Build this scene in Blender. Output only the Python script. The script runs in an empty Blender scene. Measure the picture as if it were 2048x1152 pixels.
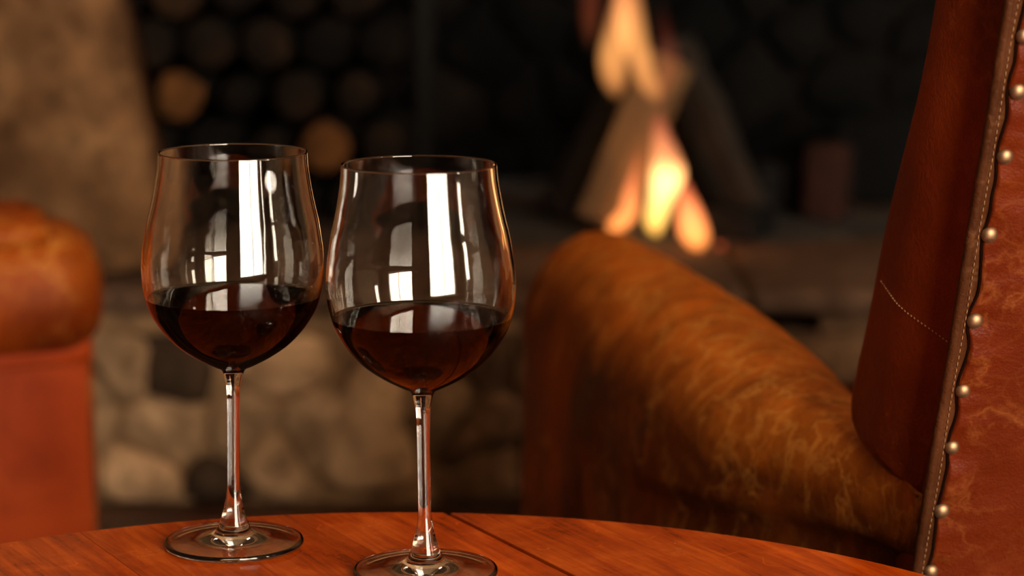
import bpy, bmesh, math, random
from mathutils import Vector, Matrix, noise

scene = bpy.context.scene
COL = scene.collection
R = math.radians

# ------------------------------------------------------------------ camera, world, exposure
CAM_H, PITCH, LENS = 0.88, 9.8, 85.0
cam_d = bpy.data.cameras.new('camera')
cam = bpy.data.objects.new('camera', cam_d)
COL.objects.link(cam)
cam.location = (0, 0, CAM_H)
cam.rotation_euler = (R(90 - PITCH), 0, 0)
cam_d.lens, cam_d.sensor_width, cam_d.sensor_fit = LENS, 36.0, 'HORIZONTAL'
cam_d.clip_start = 0.05
cam_d.dof.use_dof = True
cam_d.dof.focus_distance = 1.34
cam_d.dof.aperture_fstop = 5.2
scene.camera = cam

world = bpy.data.worlds.new('overcast_sky')
scene.world = world
world.use_nodes = True
bg = world.node_tree.nodes['Background']
bg.inputs[0].default_value = (1.0, 0.87, 0.72, 1)      # even, bright overcast sky
bg.inputs[1].default_value = 33.0

scene.view_settings.view_transform = 'Standard'
scene.view_settings.look = 'None'
scene.view_settings.exposure = 0.0
scene.view_settings.gamma = 1.0
scene.view_settings.use_curve_mapping = False
cy = scene.cycles
cy.use_denoising = True
cy.max_bounces = 12
cy.transmission_bounces = 12
cy.transparent_max_bounces = 12
cy.glossy_bounces = 4
cy.diffuse_bounces = 2
cy.use_adaptive_sampling = True
cy.adaptive_threshold = 0.05
cy.adaptive_min_samples = 20
cy.sample_clamp_indirect = 24.0
cy.caustics_reflective = True
cy.caustics_refractive = True

# windows: (wall, from, to, sill, head)   back wall runs along x, side walls along y
ROOM_X0, ROOM_X1, ROOM_Y0, ROOM_Y1, ROOM_H = -2.6, 3.6, -1.4, 3.36, 2.6
WIN = [('back', 0.57, 2.62, 0.30, 2.45),
       ('right', -1.0, -0.55, 0.7, 1.9)]
for wall, a, b, z0, z1 in WIN:                     # sky portals in the openings: sampling guides, they add no light
    ld = bpy.data.lights.new('sky_portal', 'AREA')
    ld.shape = 'RECTANGLE'
    ld.size, ld.size_y = b - a, z1 - z0
    ld.cycles.is_portal = True
    lo = bpy.data.objects.new('sky_portal', ld)
    COL.objects.link(lo)
    m, zc = (a + b) / 2, (z0 + z1) / 2
    if wall == 'back':
        lo.location, lo.rotation_euler = (m, ROOM_Y0 - 0.02, zc), (R(90), 0, 0)
    elif wall == 'left':
        lo.location, lo.rotation_euler = (ROOM_X0 - 0.02, m, zc), (R(90), 0, R(-90))
    else:
        lo.location, lo.rotation_euler = (ROOM_X1 + 0.02, m, zc), (R(90), 0, R(90))

# ------------------------------------------------------------------ helpers
def tag(o, label=None, cat=None, group=None, kind=None):
    if label: o['label'] = label
    if cat: o['category'] = cat
    if group: o['group'] = group
    if kind: o['kind'] = kind
    return o

def empty(name, loc=(0, 0, 0), rz=0.0):
    o = bpy.data.objects.new(name, None)
    o.empty_display_size = 0.05
    o.location = loc
    o.rotation_euler = (0, 0, rz)
    COL.objects.link(o)
    return o

def link_mesh(name, me, mat, parent=None, smooth=True):
    o = bpy.data.objects.new(name, me)
    COL.objects.link(o)
    if mat is not None and len(me.materials) == 0:
        me.materials.append(mat)
    if smooth:
        me.polygons.foreach_set('use_smooth', [True] * len(me.polygons))
    if parent is not None:
        o.parent = parent
    return o

def mesh_obj(name, verts, faces, mat, parent=None, smooth=True, fix=True):
    me = bpy.data.meshes.new(name)
    me.from_pydata([tuple(v) for v in verts], [], faces)
    if fix:
        bm = bmesh.new(); bm.from_mesh(me)
        bmesh.ops.recalc_face_normals(bm, faces=bm.faces)
        bm.to_mesh(me); bm.free()
    me.update()
    return link_mesh(name, me, mat, parent, smooth)

def bm_obj(name, bm, mat, parent=None, smooth=True):
    bmesh.ops.recalc_face_normals(bm, faces=bm.faces)
    me = bpy.data.meshes.new(name)
    bm.to_mesh(me); bm.free()
    return link_mesh(name, me, mat, parent, smooth)

def box_into(bm, lo, hi):
    vs = [bm.verts.new((x, y, z)) for x in (lo[0], hi[0]) for y in (lo[1], hi[1]) for z in (lo[2], hi[2])]
    for f in ((0, 1, 3, 2), (4, 6, 7, 5), (0, 4, 5, 1), (2, 3, 7, 6), (0, 2, 6, 4), (1, 5, 7, 3)):
        bm.faces.new([vs[i] for i in f])
    return vs

def box_obj(name, lo, hi, mat, parent=None, bevel=0.0, seg=2, smooth=False):
    bm = bmesh.new()
    box_into(bm, lo, hi)
    if bevel > 0:
        bmesh.ops.bevel(bm, geom=bm.edges[:], offset=bevel, segments=seg, profile=0.5, affect='EDGES')
    return bm_obj(name, bm, mat, parent, smooth or bevel > 0)

def prism(name, poly, axis_fn, d0, d1, mat, parent=None, bevel=0.0, seg=3, subdiv=0):
    """poly: 2D outline; axis_fn(p, q, d) -> 3D; extruded from d0 to d1."""
    bm = bmesh.new()
    a = [bm.verts.new(axis_fn(p[0], p[1], d0)) for p in poly]
    b = [bm.verts.new(axis_fn(p[0], p[1], d1)) for p in poly]
    n = len(poly)
    bm.faces.new(a); bm.faces.new(b)
    for i in range(n):
        j = (i + 1) % n
        bm.faces.new((a[i], a[j], b[j], b[i]))
    bmesh.ops.recalc_face_normals(bm, faces=bm.faces)
    if bevel > 0:
        aset, bset = set(a), set(b)
        ed = [e for e in bm.edges if (e.verts[0] in aset and e.verts[1] in aset) or (e.verts[0] in bset and e.verts[1] in bset)]
        bmesh.ops.bevel(bm, geom=ed, offset=bevel, segments=seg, profile=0.5, affect='EDGES')
    return bm_obj(name, bm, mat, parent, bevel > 0)

def catmull(pts, sub):
    out = []
    n = len(pts)
    for i in range(n - 1):
        p0, p1, p2, p3 = pts[max(i - 1, 0)], pts[i], pts[i + 1], pts[min(i + 2, n - 1)]
        for k in range(sub):
            t = k / sub
            out.append(tuple(0.5 * (2 * b + (c - a) * t + (2 * a - 5 * b + 4 * c - d) * t * t + (3 * b - a - 3 * c + d) * t ** 3)
                             for a, b, c, d in zip(p0, p1, p2, p3)))
    out.append(tuple(pts[-1]))
    return out

def tube(name, path, rad, mat, parent=None, sides=8, cap=True):
    """swept tube; rad is a number or a list"""
    P = [Vector(p) for p in path]
    n = len(P)
    verts, faces = [], []
    up = Vector((0, 0, 1))
    prev = None
    for i, p in enumerate(P):
        t = (P[min(i + 1, n - 1)] - P[max(i - 1, 0)]).normalized()
        if prev is None:
            ref = up if abs(t.z) < 0.9 else Vector((1, 0, 0))
            a = t.cross(ref).normalized()
        else:
            a = (prev - t * prev.dot(t)).normalized()
        prev = a
        b = t.cross(a)
        r = rad[i] if isinstance(rad, (list, tuple)) else rad
        for k in range(sides):
            an = 2 * math.pi * k / sides
            verts.append(p + (a * math.cos(an) + b * math.sin(an)) * r)
    for i in range(n - 1):
        for k in range(sides):
            k2 = (k + 1) % sides
            faces.append((i * sides + k, i * sides + k2, (i + 1) * sides + k2, (i + 1) * sides + k))
    if cap:
        faces.append(tuple(range(sides)))
        faces.append(tuple((n - 1) * sides + k for k in range(sides)))
    return mesh_obj(name, verts, faces, mat, parent)

def lathe(name, prof, mat, parent=None, seg=96, lean=0.0, lean0=0.0):
    """revolve (r, z) points about z; the axis leans in x by lean * (z - lean0) above lean0"""
    verts, faces, rings = [], [], []
    for r, z in prof:
        ox = lean * max(z - lean0, 0.0)
        if r < 1e-6:
            rings.append([len(verts)]); verts.append((ox, 0, z))
        else:
            rings.append(list(range(len(verts), len(verts) + seg)))
            for k in range(seg):
                a = 2 * math.pi * k / seg
                verts.append((ox + r * math.cos(a), r * math.sin(a), z))
    for A, B in zip(rings[:-1], rings[1:]):
        for k in range(seg):
            k2 = (k + 1) % seg
            if len(A) == 1 and len(B) == 1: break
            if len(A) == 1: faces.append((A[0], B[k2], B[k]))
            elif len(B) == 1: faces.append((A[k], A[k2], B[0]))
            else: faces.append((A[k], A[k2], B[k2], B[k]))
    return mesh_obj(name, verts, faces, mat, parent, True, False)

# ------------------------------------------------------------------ materials
class NB:
    def __init__(self, name):
        self.m = bpy.data.materials.new(name)
        self.m.use_nodes = True
        self.t = self.m.node_tree
        self.n = self.t.nodes
        self.b = self.n.get('Principled BSDF')
        self.out = self.n.get('Material Output')
    def new(self, kind, **kw):
        nd = self.n.new(kind)
        for k, v in kw.items():
            if k in nd.inputs: nd.inputs[k].default_value = v
            else: setattr(nd, k, v)
        return nd
    def L(self, a, b): self.t.links.new(a, b)
    def coord(self, scale=(1, 1, 1), rot=(0, 0, 0), loc=(0, 0, 0), kind='Object'):
        tc = self.new('ShaderNodeTexCoord')
        mp = self.new('ShaderNodeMapping')
        mp.inputs['Scale'].default_value = scale
        mp.inputs['Rotation'].default_value = rot
        mp.inputs['Location'].default_value = loc
        self.L(tc.outputs[kind], mp.inputs['Vector'])
        return mp.outputs[0]
    def noise(self, vec, scale, detail=4.0, rough=0.55, dist=0.0):
        nd = self.new('ShaderNodeTexNoise')
        nd.inputs['Scale'].default_value = scale
        nd.inputs['Detail'].default_value = detail
        nd.inputs['Roughness'].default_value = rough
        nd.inputs['Distortion'].default_value = dist
        if vec is not None: self.L(vec, nd.inputs['Vector'])
        return nd
    def ramp(self, fac, stops):
        nd = self.new('ShaderNodeValToRGB')
        cr = nd.color_ramp
        while len(cr.elements) < len(stops): cr.elements.new(0.5)
        for e, (p, c) in zip(cr.elements, stops):
            e.position = p
            e.color = c if len(c) == 4 else (*c, 1)
        self.L(fac, nd.inputs[0])
        return nd.outputs[0]
    def mix(self, fac, a, b, blend='MIX'):
        nd = self.new('ShaderNodeMix', data_type='RGBA', blend_type=blend)
        for sock, v in ((nd.inputs[0], fac), (nd.inputs[6], a), (nd.inputs[7], b)):
            if hasattr(v, 'links') or hasattr(v, 'is_linked'): self.L(v, sock)
            elif isinstance(v, (int, float)): sock.default_value = v
            else: sock.default_value = (*v[:3], 1)
        return nd.outputs[2]
    def math(self, op, a, b=0.0, clamp=False):
        nd = self.new('ShaderNodeMath', operation=op, use_clamp=clamp)
        for s, v in ((nd.inputs[0], a), (nd.inputs[1], b)):
            if isinstance(v, (int, float)): s.default_value = v
            else: self.L(v, s)
        return nd.outputs[0]
    def bump(self, h, strength, dist, prev=None):
        nd = self.new('ShaderNodeBump')
        nd.inputs['Strength'].default_value = strength
        nd.inputs['Distance'].default_value = dist
        self.L(h, nd.inputs['Height'])
        if prev is not None: self.L(prev, nd.inputs['Normal'])
        return nd.outputs[0]

def g3(v): return (v, v, v)

def leather(name, dark, mid, light, wear, wear_amt=0.4, rough=0.42, seed=0.0, spot=None, crease=1.0, spec=0.14):
    """aged leather: mottled dye, pale rubbed creases, fine pebble grain"""
    k = NB(name)
    v = k.coord(loc=(seed, seed * 1.7, seed * 0.6))
    big = k.noise(v, 7.0, 5.0, 0.6, 0.4)
    col = k.ramp(big.outputs[0], [(0.30, dark), (0.5, mid), (0.72, light)])
    # long rubbed veins: distorted ridged noise
    warp = k.noise(v, 14.0, 3.0, 0.6)
    vadd = k.new('ShaderNodeVectorMath', operation='MULTIPLY_ADD')
    k.L(warp.outputs[1], vadd.inputs[0]); vadd.inputs[1].default_value = (0.025, 0.025, 0.025); k.L(v, vadd.inputs[2])
    vein = k.noise(vadd.outputs[0], 27.0, 4.0, 0.58, 0.2)
    rid = k.math('ABSOLUTE', k.math('SUBTRACT', vein.outputs[0], 0.5))
    lines = k.ramp(rid, [(0.0, g3(1)), (0.012, g3(0.6)), (0.05, g3(0))])
    vor = k.new('ShaderNodeTexVoronoi', feature='DISTANCE_TO_EDGE')
    vor.inputs['Scale'].default_value = 60.0
    k.L(vadd.outputs[0], vor.inputs['Vector'])
    crack = k.ramp(vor.outputs[0], [(0.0, g3(1)), (0.05, g3(0.4)), (0.12, g3(0))])
    patch = k.ramp(k.noise(v, 9.0, 4.0, 0.6, 0.6).outputs[0], [(0.44, g3(0)), (0.66, g3(1))])
    m = k.math('MAXIMUM', lines, k.math('MULTIPLY', crack, 0.22))
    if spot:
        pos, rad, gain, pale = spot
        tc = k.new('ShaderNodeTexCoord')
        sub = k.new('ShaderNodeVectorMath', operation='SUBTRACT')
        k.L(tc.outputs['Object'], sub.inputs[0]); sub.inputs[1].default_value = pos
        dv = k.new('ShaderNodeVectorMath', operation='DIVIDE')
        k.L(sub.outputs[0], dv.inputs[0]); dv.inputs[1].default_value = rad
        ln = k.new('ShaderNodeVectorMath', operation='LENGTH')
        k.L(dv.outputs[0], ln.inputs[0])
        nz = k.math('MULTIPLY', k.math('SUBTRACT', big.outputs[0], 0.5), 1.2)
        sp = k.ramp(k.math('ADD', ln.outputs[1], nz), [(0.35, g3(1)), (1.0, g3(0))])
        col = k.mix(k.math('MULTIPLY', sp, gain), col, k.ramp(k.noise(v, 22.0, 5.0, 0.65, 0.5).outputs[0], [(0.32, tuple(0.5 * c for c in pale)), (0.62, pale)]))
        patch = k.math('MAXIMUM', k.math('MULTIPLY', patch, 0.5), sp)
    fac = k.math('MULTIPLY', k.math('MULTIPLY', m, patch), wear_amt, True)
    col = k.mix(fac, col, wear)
    k.L(col, k.b.inputs['Base Color'])
    rr = k.ramp(big.outputs[0], [(0.3, g3(rough - 0.07)), (0.7, g3(rough + 0.1))])
    k.L(rr, k.b.inputs['Roughness'])
    k.b.inputs['Specular IOR Level'].default_value = spec
    grain = k.new('ShaderNodeTexVoronoi', feature='F1')
    grain.inputs['Scale'].default_value = 620.0
    k.L(v, grain.inputs['Vector'])
    fine = k.noise(v, 240.0, 3.0, 0.6)
    b1 = k.bump(grain.outputs[0], 0.35, 0.0006)
    b2 = k.bump(fine.outputs[0], 0.35, 0.0012, b1)
    b3 = k.bump(m, 0.2 * crease, 0.001, b2)
    b4 = k.bump(k.noise(v, 30.0, 4.0, 0.6).outputs[0], 0.22 * crease, 0.004, b3)
    k.L(b4, k.b.inputs['Normal'])
    return k.m

def wood(name, dark, mid, light, axis_scale, rough=0.32, grain=1.0, coat=0.0, scratch=0.0):
    k = NB(name)
    oi = k.new('ShaderNodeObjectInfo')
    tc = k.new('ShaderNodeTexCoord')
    off = k.new('ShaderNodeVectorMath', operation='ADD')
    cmb = k.new('ShaderNodeCombineXYZ')
    for i in range(3): k.L(k.math('MULTIPLY', oi.outputs['Random'], 3.1 + 2 * i), cmb.inputs[i])
    k.L(tc.outputs['Object'], off.inputs[0]); k.L(cmb.outputs[0], off.inputs[1])
    mp = k.new('ShaderNodeMapping'); mp.inputs['Scale'].default_value = axis_scale
    k.L(off.outputs[0], mp.inputs[0])
    v = mp.outputs[0]
    g1 = k.noise(v, 9.0, 6.0, 0.62, 0.5)
    g2 = k.noise(v, 60.0, 4.0, 0.6)
    blot = k.noise(off.outputs[0], 16.0, 5.0, 0.65, 0.5)
    f = k.math('ADD', k.math('MULTIPLY', g1.outputs[0], 0.55), k.math('MULTIPLY', blot.outputs[0], 0.45))
    col = k.ramp(f, [(0.36, dark), (0.5, mid), (0.62, light)])
    streak = k.ramp(g2.outputs[0], [(0.35, g3(0.75)), (0.6, g3(1.0))])
    col = k.mix(0.6 * grain, col, k.mix(1.0, col, streak, 'MULTIPLY'))
    tint = k.math('MULTIPLY_ADD', oi.outputs['Random'], 0.25)
    k.t.nodes[-1].inputs[2].default_value = 0.86
    hs = k.new('ShaderNodeHueSaturation'); k.L(tint, hs.inputs['Value']); k.L(col, hs.inputs['Color'])
    col = hs.outputs[0]
    if scratch:
        sv = k.new('ShaderNodeTexVoronoi', feature='DISTANCE_TO_EDGE')
        sv.inputs['Scale'].default_value = 22.0
        wv = k.noise(off.outputs[0], 12.0, 3.0)
        va = k.new('ShaderNodeVectorMath', operation='MULTIPLY_ADD')
        k.L(wv.outputs[1], va.inputs[0]); va.inputs[1].default_value = (0.12,) * 3; k.L(off.outputs[0], va.inputs[2])
        k.L(va.outputs[0], sv.inputs['Vector'])
        sl = k.ramp(sv.outputs[0], [(0.0, g3(1)), (0.010, g3(0))])
        msk = k.ramp(k.noise(off.outputs[0], 40.0, 2.0).outputs[0], [(0.54, g3(0)), (0.62, g3(1))])
        col = k.mix(k.math('MULTIPLY', k.math('MULTIPLY', sl, msk), scratch), col, tuple(min(1, c * 2.0) for c in light))
    k.L(col, k.b.inputs['Base Color'])
    k.L(k.ramp(blot.outputs[0], [(0.3, g3(rough - 0.06)), (0.7, g3(rough + 0.1))]), k.b.inputs['Roughness'])
    k.b.inputs['Coat Weight'].default_value = coat
    k.b.inputs['Coat Roughness'].default_value = 0.22
    k.L(k.bump(g2.outputs[0], 0.12 * grain, 0.002), k.b.inputs['Normal'])
    return k.m

def stone(name, a, b, c, rough=0.9, vary=0.35, sc=5.5):
    k = NB(name)
    oi = k.new('ShaderNodeObjectInfo')
    v = k.coord()
    n1 = k.noise(v, sc, 6.0, 0.65, 0.4)
    n2 = k.noise(v, 28.0, 5.0, 0.65)
    col = k.ramp(n1.outputs[0], [(0.33, a), (0.5, b), (0.68, c)])
    sp = k.ramp(n2.outputs[0], [(0.35, g3(0.6)), (0.55, g3(1.0)), (0.75, g3(1.25))])
    col = k.mix(1.0, col, sp, 'MULTIPLY')
    hs = k.new('ShaderNodeHueSaturation')
    val = k.math('ADD', k.math('MULTIPLY', oi.outputs['Random'], vary * 2), 1 - vary)
    k.L(val, hs.inputs['Value']); k.L(col, hs.inputs['Color'])
    k.L(hs.outputs[0], k.b.inputs['Base Color'])
    k.b.inputs['Roughness'].default_value = rough
    k.b.inputs['Specular IOR Level'].default_value = 0.2
    b1 = k.bump(n2.outputs[0], 0.7, 0.01)
    k.L(k.bump(n1.outputs[0], 0.6, 0.03, b1), k.b.inputs['Normal'])
    return k.m

def plain(name, col, rough=0.6, metal=0.0, noise_amt=0.15, nscale=20.0, spec=0.5):
    k = NB(name)
    n = k.noise(k.coord(), nscale, 4.0)
    lo = tuple(c * (1 - noise_amt) for c in col); hi = tuple(min(1, c * (1 + noise_amt)) for c in col)
    k.L(k.ramp(n.outputs[0], [(0.3, lo), (0.7, hi)]), k.b.inputs['Base Color'])
    k.b.inputs['Roughness'].default_value = rough
    k.b.inputs['Metallic'].default_value = metal
    k.b.inputs['Specular IOR Level'].default_value = spec
    return k.m

def make_glass():
    k = NB('clear_glass')
    k.n.remove(k.b)
    g = k.new('ShaderNodeBsdfGlass')
    g.inputs['IOR'].default_value = 1.48
    g.inputs['Roughness'].default_value = 0.0
    g.inputs['Color'].default_value = (0.99, 0.985, 0.975, 1)
    k.L(g.outputs[0], k.out.inputs['Surface'])
    return k.m

def make_wine(name, ior):
    k = NB(name)
    k.n.remove(k.b)
    g = k.new('ShaderNodeBsdfGlass')
    g.inputs['IOR'].default_value = ior
    g.inputs['Roughness'].default_value = 0.0
    g.inputs['Color'].default_value = (1, 0.97, 0.95, 1)
    va = k.new('ShaderNodeVolumeAbsorption')
    va.inputs['Color'].default_value = (0.80, 0.10, 0.05, 1)
    va.inputs['Density'].default_value = 900.0
    k.L(g.outputs[0], k.out.inputs['Surface'])
    k.L(va.outputs[0], k.out.inputs['Volume'])
    return k.m

def make_pane():
    k = NB('window_glass')
    k.n.remove(k.b)
    tr = k.new('ShaderNodeBsdfTransparent'); tr.inputs[0].default_value = (0.97, 0.98, 0.97, 1)
    gl = k.new('ShaderNodeBsdfGlossy'); gl.inputs['Roughness'].default_value = 0.02
    mx = k.new('ShaderNodeMixShader'); mx.inputs[0].default_value = 0.06
    k.L(tr.outputs[0], mx.inputs[1]); k.L(gl.outputs[0], mx.inputs[2]); k.L(mx.outputs[0], k.out.inputs['Surface'])
    return k.m

M = {}
M['glass'] = make_glass()
M['wine'] = make_wine('red_wine_surface', 1.34)
M['wine_side'] = make_wine('red_wine_against_glass', 1.34 / 1.48)
M['pane'] = make_pane()
M['table'] = wood('cherry_tabletop', (0.23, 0.022, 0.001), (0.39, 0.046, 0.0018), (0.55, 0.082, 0.0035), (14, 1.2, 14), 0.18, 0.28, 0.0, 0.35)
M['table_dark'] = wood('dark_table_frame', (0.03, 0.009, 0.003), (0.06, 0.018, 0.006), (0.10, 0.03, 0.010), (8, 8, 1), 0.4)
M['floor'] = wood('dark_floorboards', (0.025, 0.009, 0.004), (0.06, 0.02, 0.009), (0.10, 0.035, 0.016), (1.2, 12, 12), 0.42)
M['arm'] = leather('worn_brown_leather_lit_top', (0.030, 0.0060, 0.0008), (0.11, 0.022, 0.0018), (0.34, 0.074, 0.006), (1.0, 0.44, 0.085), 0.75, 0.48,
                   3.4, ((-0.01, 0.50, 0.562), (0.105, 0.75, 0.085), 0.95, (1.0, 0.25, 0.020)), 1.0, 0.10)  # rubbed top painted paler, sides darker, to carry the light on the arm
M['wing'] = leather('dark_wing_leather', (0.07, 0.009, 0.0012), (0.16, 0.020, 0.0018), (0.26, 0.038, 0.004), (0.45, 0.12, 0.025), 0.22, 0.42, 7.0, None, 0.6)
M['back'] = leather('tan_back_leather', (0.055, 0.0058, 0.0005), (0.074, 0.0082, 0.0006), (0.096, 0.0125, 0.0010), (0.34, 0.11, 0.025), 0.2, 0.46, 11.0, None, 0.5, 0.09)
M['welt'] = leather('welt_leather', (0.022, 0.006, 0.002), (0.040, 0.011, 0.003), (0.065, 0.019, 0.006), (0.25, 0.10, 0.04), 0.3, 0.40, 5.0, None, 0.5)
M['roll'] = leather('rubbed_orange_leather', (0.10, 0.012, 0.0014), (0.20, 0.030, 0.0024), (0.34, 0.064, 0.005), (0.60, 0.24, 0.04), 0.6, 0.44, 21.0,
                    ((0.06, -0.06, 0.52), (0.12, 0.30, 0.06), 0.7, (0.38, 0.076, 0.006)), 1.0, 0.10)
M['panel'] = leather('red_side_leather', (0.16, 0.016, 0.0018), (0.26, 0.029, 0.0028), (0.34, 0.044, 0.0045), (0.46, 0.11, 0.02), 0.12, 0.42, 15.0, None, 0.4, 0.10)
M['thread'] = plain('tan_thread', (0.20, 0.09, 0.03), 0.7)
M['thread_pale'] = plain('pale_thread', (0.55, 0.30, 0.12), 0.7)
M['gap'] = plain('welt_gap_shade', (0.006, 0.002, 0.001), 0.9, 0.0, 0.15, 20.0, 0.0)  # near-black colour for the shadow under the overlapping leather edge
M['pillar'] = stone('tan_pillar_stone', (0.12, 0.053, 0.020), (0.245, 0.118, 0.048), (0.41, 0.212, 0.091), 0.9, 0.06)
M['stone'] = stone('hearth_stone', (0.25, 0.142, 0.072), (0.50, 0.30, 0.16), (0.80, 0.50, 0.28), 0.9, 0.40, 12.0)
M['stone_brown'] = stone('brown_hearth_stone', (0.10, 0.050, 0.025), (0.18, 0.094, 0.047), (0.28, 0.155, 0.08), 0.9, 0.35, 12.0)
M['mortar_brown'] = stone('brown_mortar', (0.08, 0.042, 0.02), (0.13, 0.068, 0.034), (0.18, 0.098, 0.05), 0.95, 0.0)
M['pale'] = stone('pale_hearth_stone', (0.70, 0.43, 0.235), (0.78, 0.49, 0.27), (0.85, 0.55, 0.31), 0.9, 0.05)
M['dstone_and_shade'] = stone('dark_stone_and_shade', (0.025, 0.014, 0.008), (0.05, 0.028, 0.016), (0.09, 0.052, 0.029), 0.9, 0.3)
M['mortar'] = stone('mortar', (0.24, 0.132, 0.064), (0.36, 0.205, 0.10), (0.48, 0.28, 0.14), 0.95, 0.0)
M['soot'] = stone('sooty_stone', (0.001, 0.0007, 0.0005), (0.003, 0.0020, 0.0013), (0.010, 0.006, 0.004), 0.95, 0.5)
M['slab'] = stone('hearth_slab_stone', (0.09, 0.048, 0.028), (0.135, 0.073, 0.043), (0.18, 0.10, 0.06), 0.85, 0.1)
M['plaster'] = plain('warm_plaster', (0.22, 0.145, 0.09), 0.9, 0, 0.05, 4.0)
M['ceiling'] = plain('ceiling_plaster', (0.40, 0.30, 0.20), 0.95, 0, 0.03, 4.0)
M['frame'] = plain('white_window_paint', (0.6, 0.57, 0.52), 0.5, 0, 0.03)
M['brass'] = plain('aged_brass', (0.29, 0.165, 0.088), 0.52, 1.0, 0.4, 160.0)
M['iron'] = plain('black_iron', (0.006, 0.005, 0.004), 0.7, 0.0, 0.2, 20.0, 0.15)
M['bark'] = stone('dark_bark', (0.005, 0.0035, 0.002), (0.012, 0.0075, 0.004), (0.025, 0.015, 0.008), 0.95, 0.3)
M['cutdark'] = stone('dark_cut_wood', (0.004, 0.002, 0.001), (0.009, 0.0045, 0.002), (0.022, 0.0105, 0.0045), 0.9, 0.7)  # near-black cut faces for most logs of the stack
M['cutmid'] = stone('brown_cut_wood', (0.08, 0.030, 0.008), (0.135, 0.050, 0.013), (0.18, 0.070, 0.02), 0.9, 0.2)
M['cutbrown'] = stone('dull_brown_cut_wood', (0.02, 0.009, 0.003), (0.034, 0.015, 0.0055), (0.05, 0.023, 0.008), 0.9, 0.3)
M['cutfresh'] = stone('fresh_cut_wood', (0.20, 0.095, 0.032), (0.30, 0.145, 0.048), (0.38, 0.19, 0.065), 0.9, 0.1)
M['split'] = wood('split_firewood', (0.10, 0.052, 0.019), (0.155, 0.082, 0.030), (0.21, 0.115, 0.044), (20, 20, 1.5), 0.85)
M['splitdark'] = wood('scorched_firewood', (0.008, 0.0045, 0.002), (0.018, 0.009, 0.004), (0.04, 0.02, 0.008), (20, 20, 1.5), 0.9)
M['char'] = stone('charred_wood', (0.004, 0.003, 0.003), (0.010, 0.008, 0.007), (0.03, 0.02, 0.016), 0.95, 0.3)
M['brick'] = stone('fired_clay', (0.02, 0.006, 0.0035), (0.033, 0.010, 0.006), (0.046, 0.015, 0.009), 0.9, 0.1)
M['ash'] = stone('ash', (0.05, 0.042, 0.036), (0.09, 0.075, 0.062), (0.14, 0.115, 0.095), 0.98, 0.0)

# ------------------------------------------------------------------ pixel of the 2048x1152 picture -> world
FPX = LENS / 36.0 * 2048
CP, SP = math.cos(R(PITCH)), math.sin(R(PITCH))
def ray(px, py):
    a, b = (px - 1024) / FPX, (576 - py) / FPX
    return Vector((a, CP + b * SP, -SP + b * CP))
def at_y(px, py, Y):
    r = ray(px, py)
    return Vector((0, 0, CAM_H)) + r * (Y / r.y)

# ------------------------------------------------------------------ room shell
floor = bpy.data.objects.new('floor', None); COL.objects.link(floor)
tag(floor, 'dark reddish-brown wooden plank floor between table and hearth', None, None, 'structure')
box_obj('subfloor', (ROOM_X0, ROOM_Y0, -0.12), (ROOM_X1, 4.7, -0.022), M['floor'], floor)
rng = random.Random(4)
PW = 0.128
pm = {}
rows = int((3.34 - ROOM_Y0) / PW)
for i in range(rows + 1):
    y0 = ROOM_Y0 + i * PW
    cuts = [ROOM_X0, ROOM_X0 + 1.2 + 1.6 * rng.random(), ROOM_X1 - 1.0 - 1.4 * rng.random(), ROOM_X1]
    for a, b in zip(cuts[:-1], cuts[1:]):
        box_obj('plank', (a + 0.001, y0 + 0.0015, -0.022), (b - 0.001, y0 + PW - 0.0015, rng.uniform(-0.001, 0.0)), M['floor'], floor, 0.002, 1)

box_obj('ceiling', (ROOM_X0, ROOM_Y0, ROOM_H), (ROOM_X1, 4.7, ROOM_H + 0.15), M['ceiling'])
tag(bpy.data.objects['ceiling'], 'plain warm white plaster ceiling above the room', None, None, 'structure')

def wall_with_window(name, wall, a0, a1, win, label):
    _, a, b, z0, z1 = win
    bm = bmesh.new()
    T = 0.22
    def seg(p, q, lo, hi):
        if wall == 'back': box_into(bm, (p, ROOM_Y0 - T, lo), (q, ROOM_Y0, hi))
        elif wall == 'left': box_into(bm, (ROOM_X0 - T, p, lo), (ROOM_X0, q, hi))
        else: box_into(bm, (ROOM_X1, p, lo), (ROOM_X1 + T, q, hi))
    seg(a0, a, -0.12, ROOM_H + 0.15); seg(b, a1, -0.12, ROOM_H + 0.15)
    seg(a, b, -0.12, z0); seg(a, b, z1, ROOM_H + 0.15)
    tag(bm_obj(name, bm, M['plaster'], None, False), label, None, None, 'structure')

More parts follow.
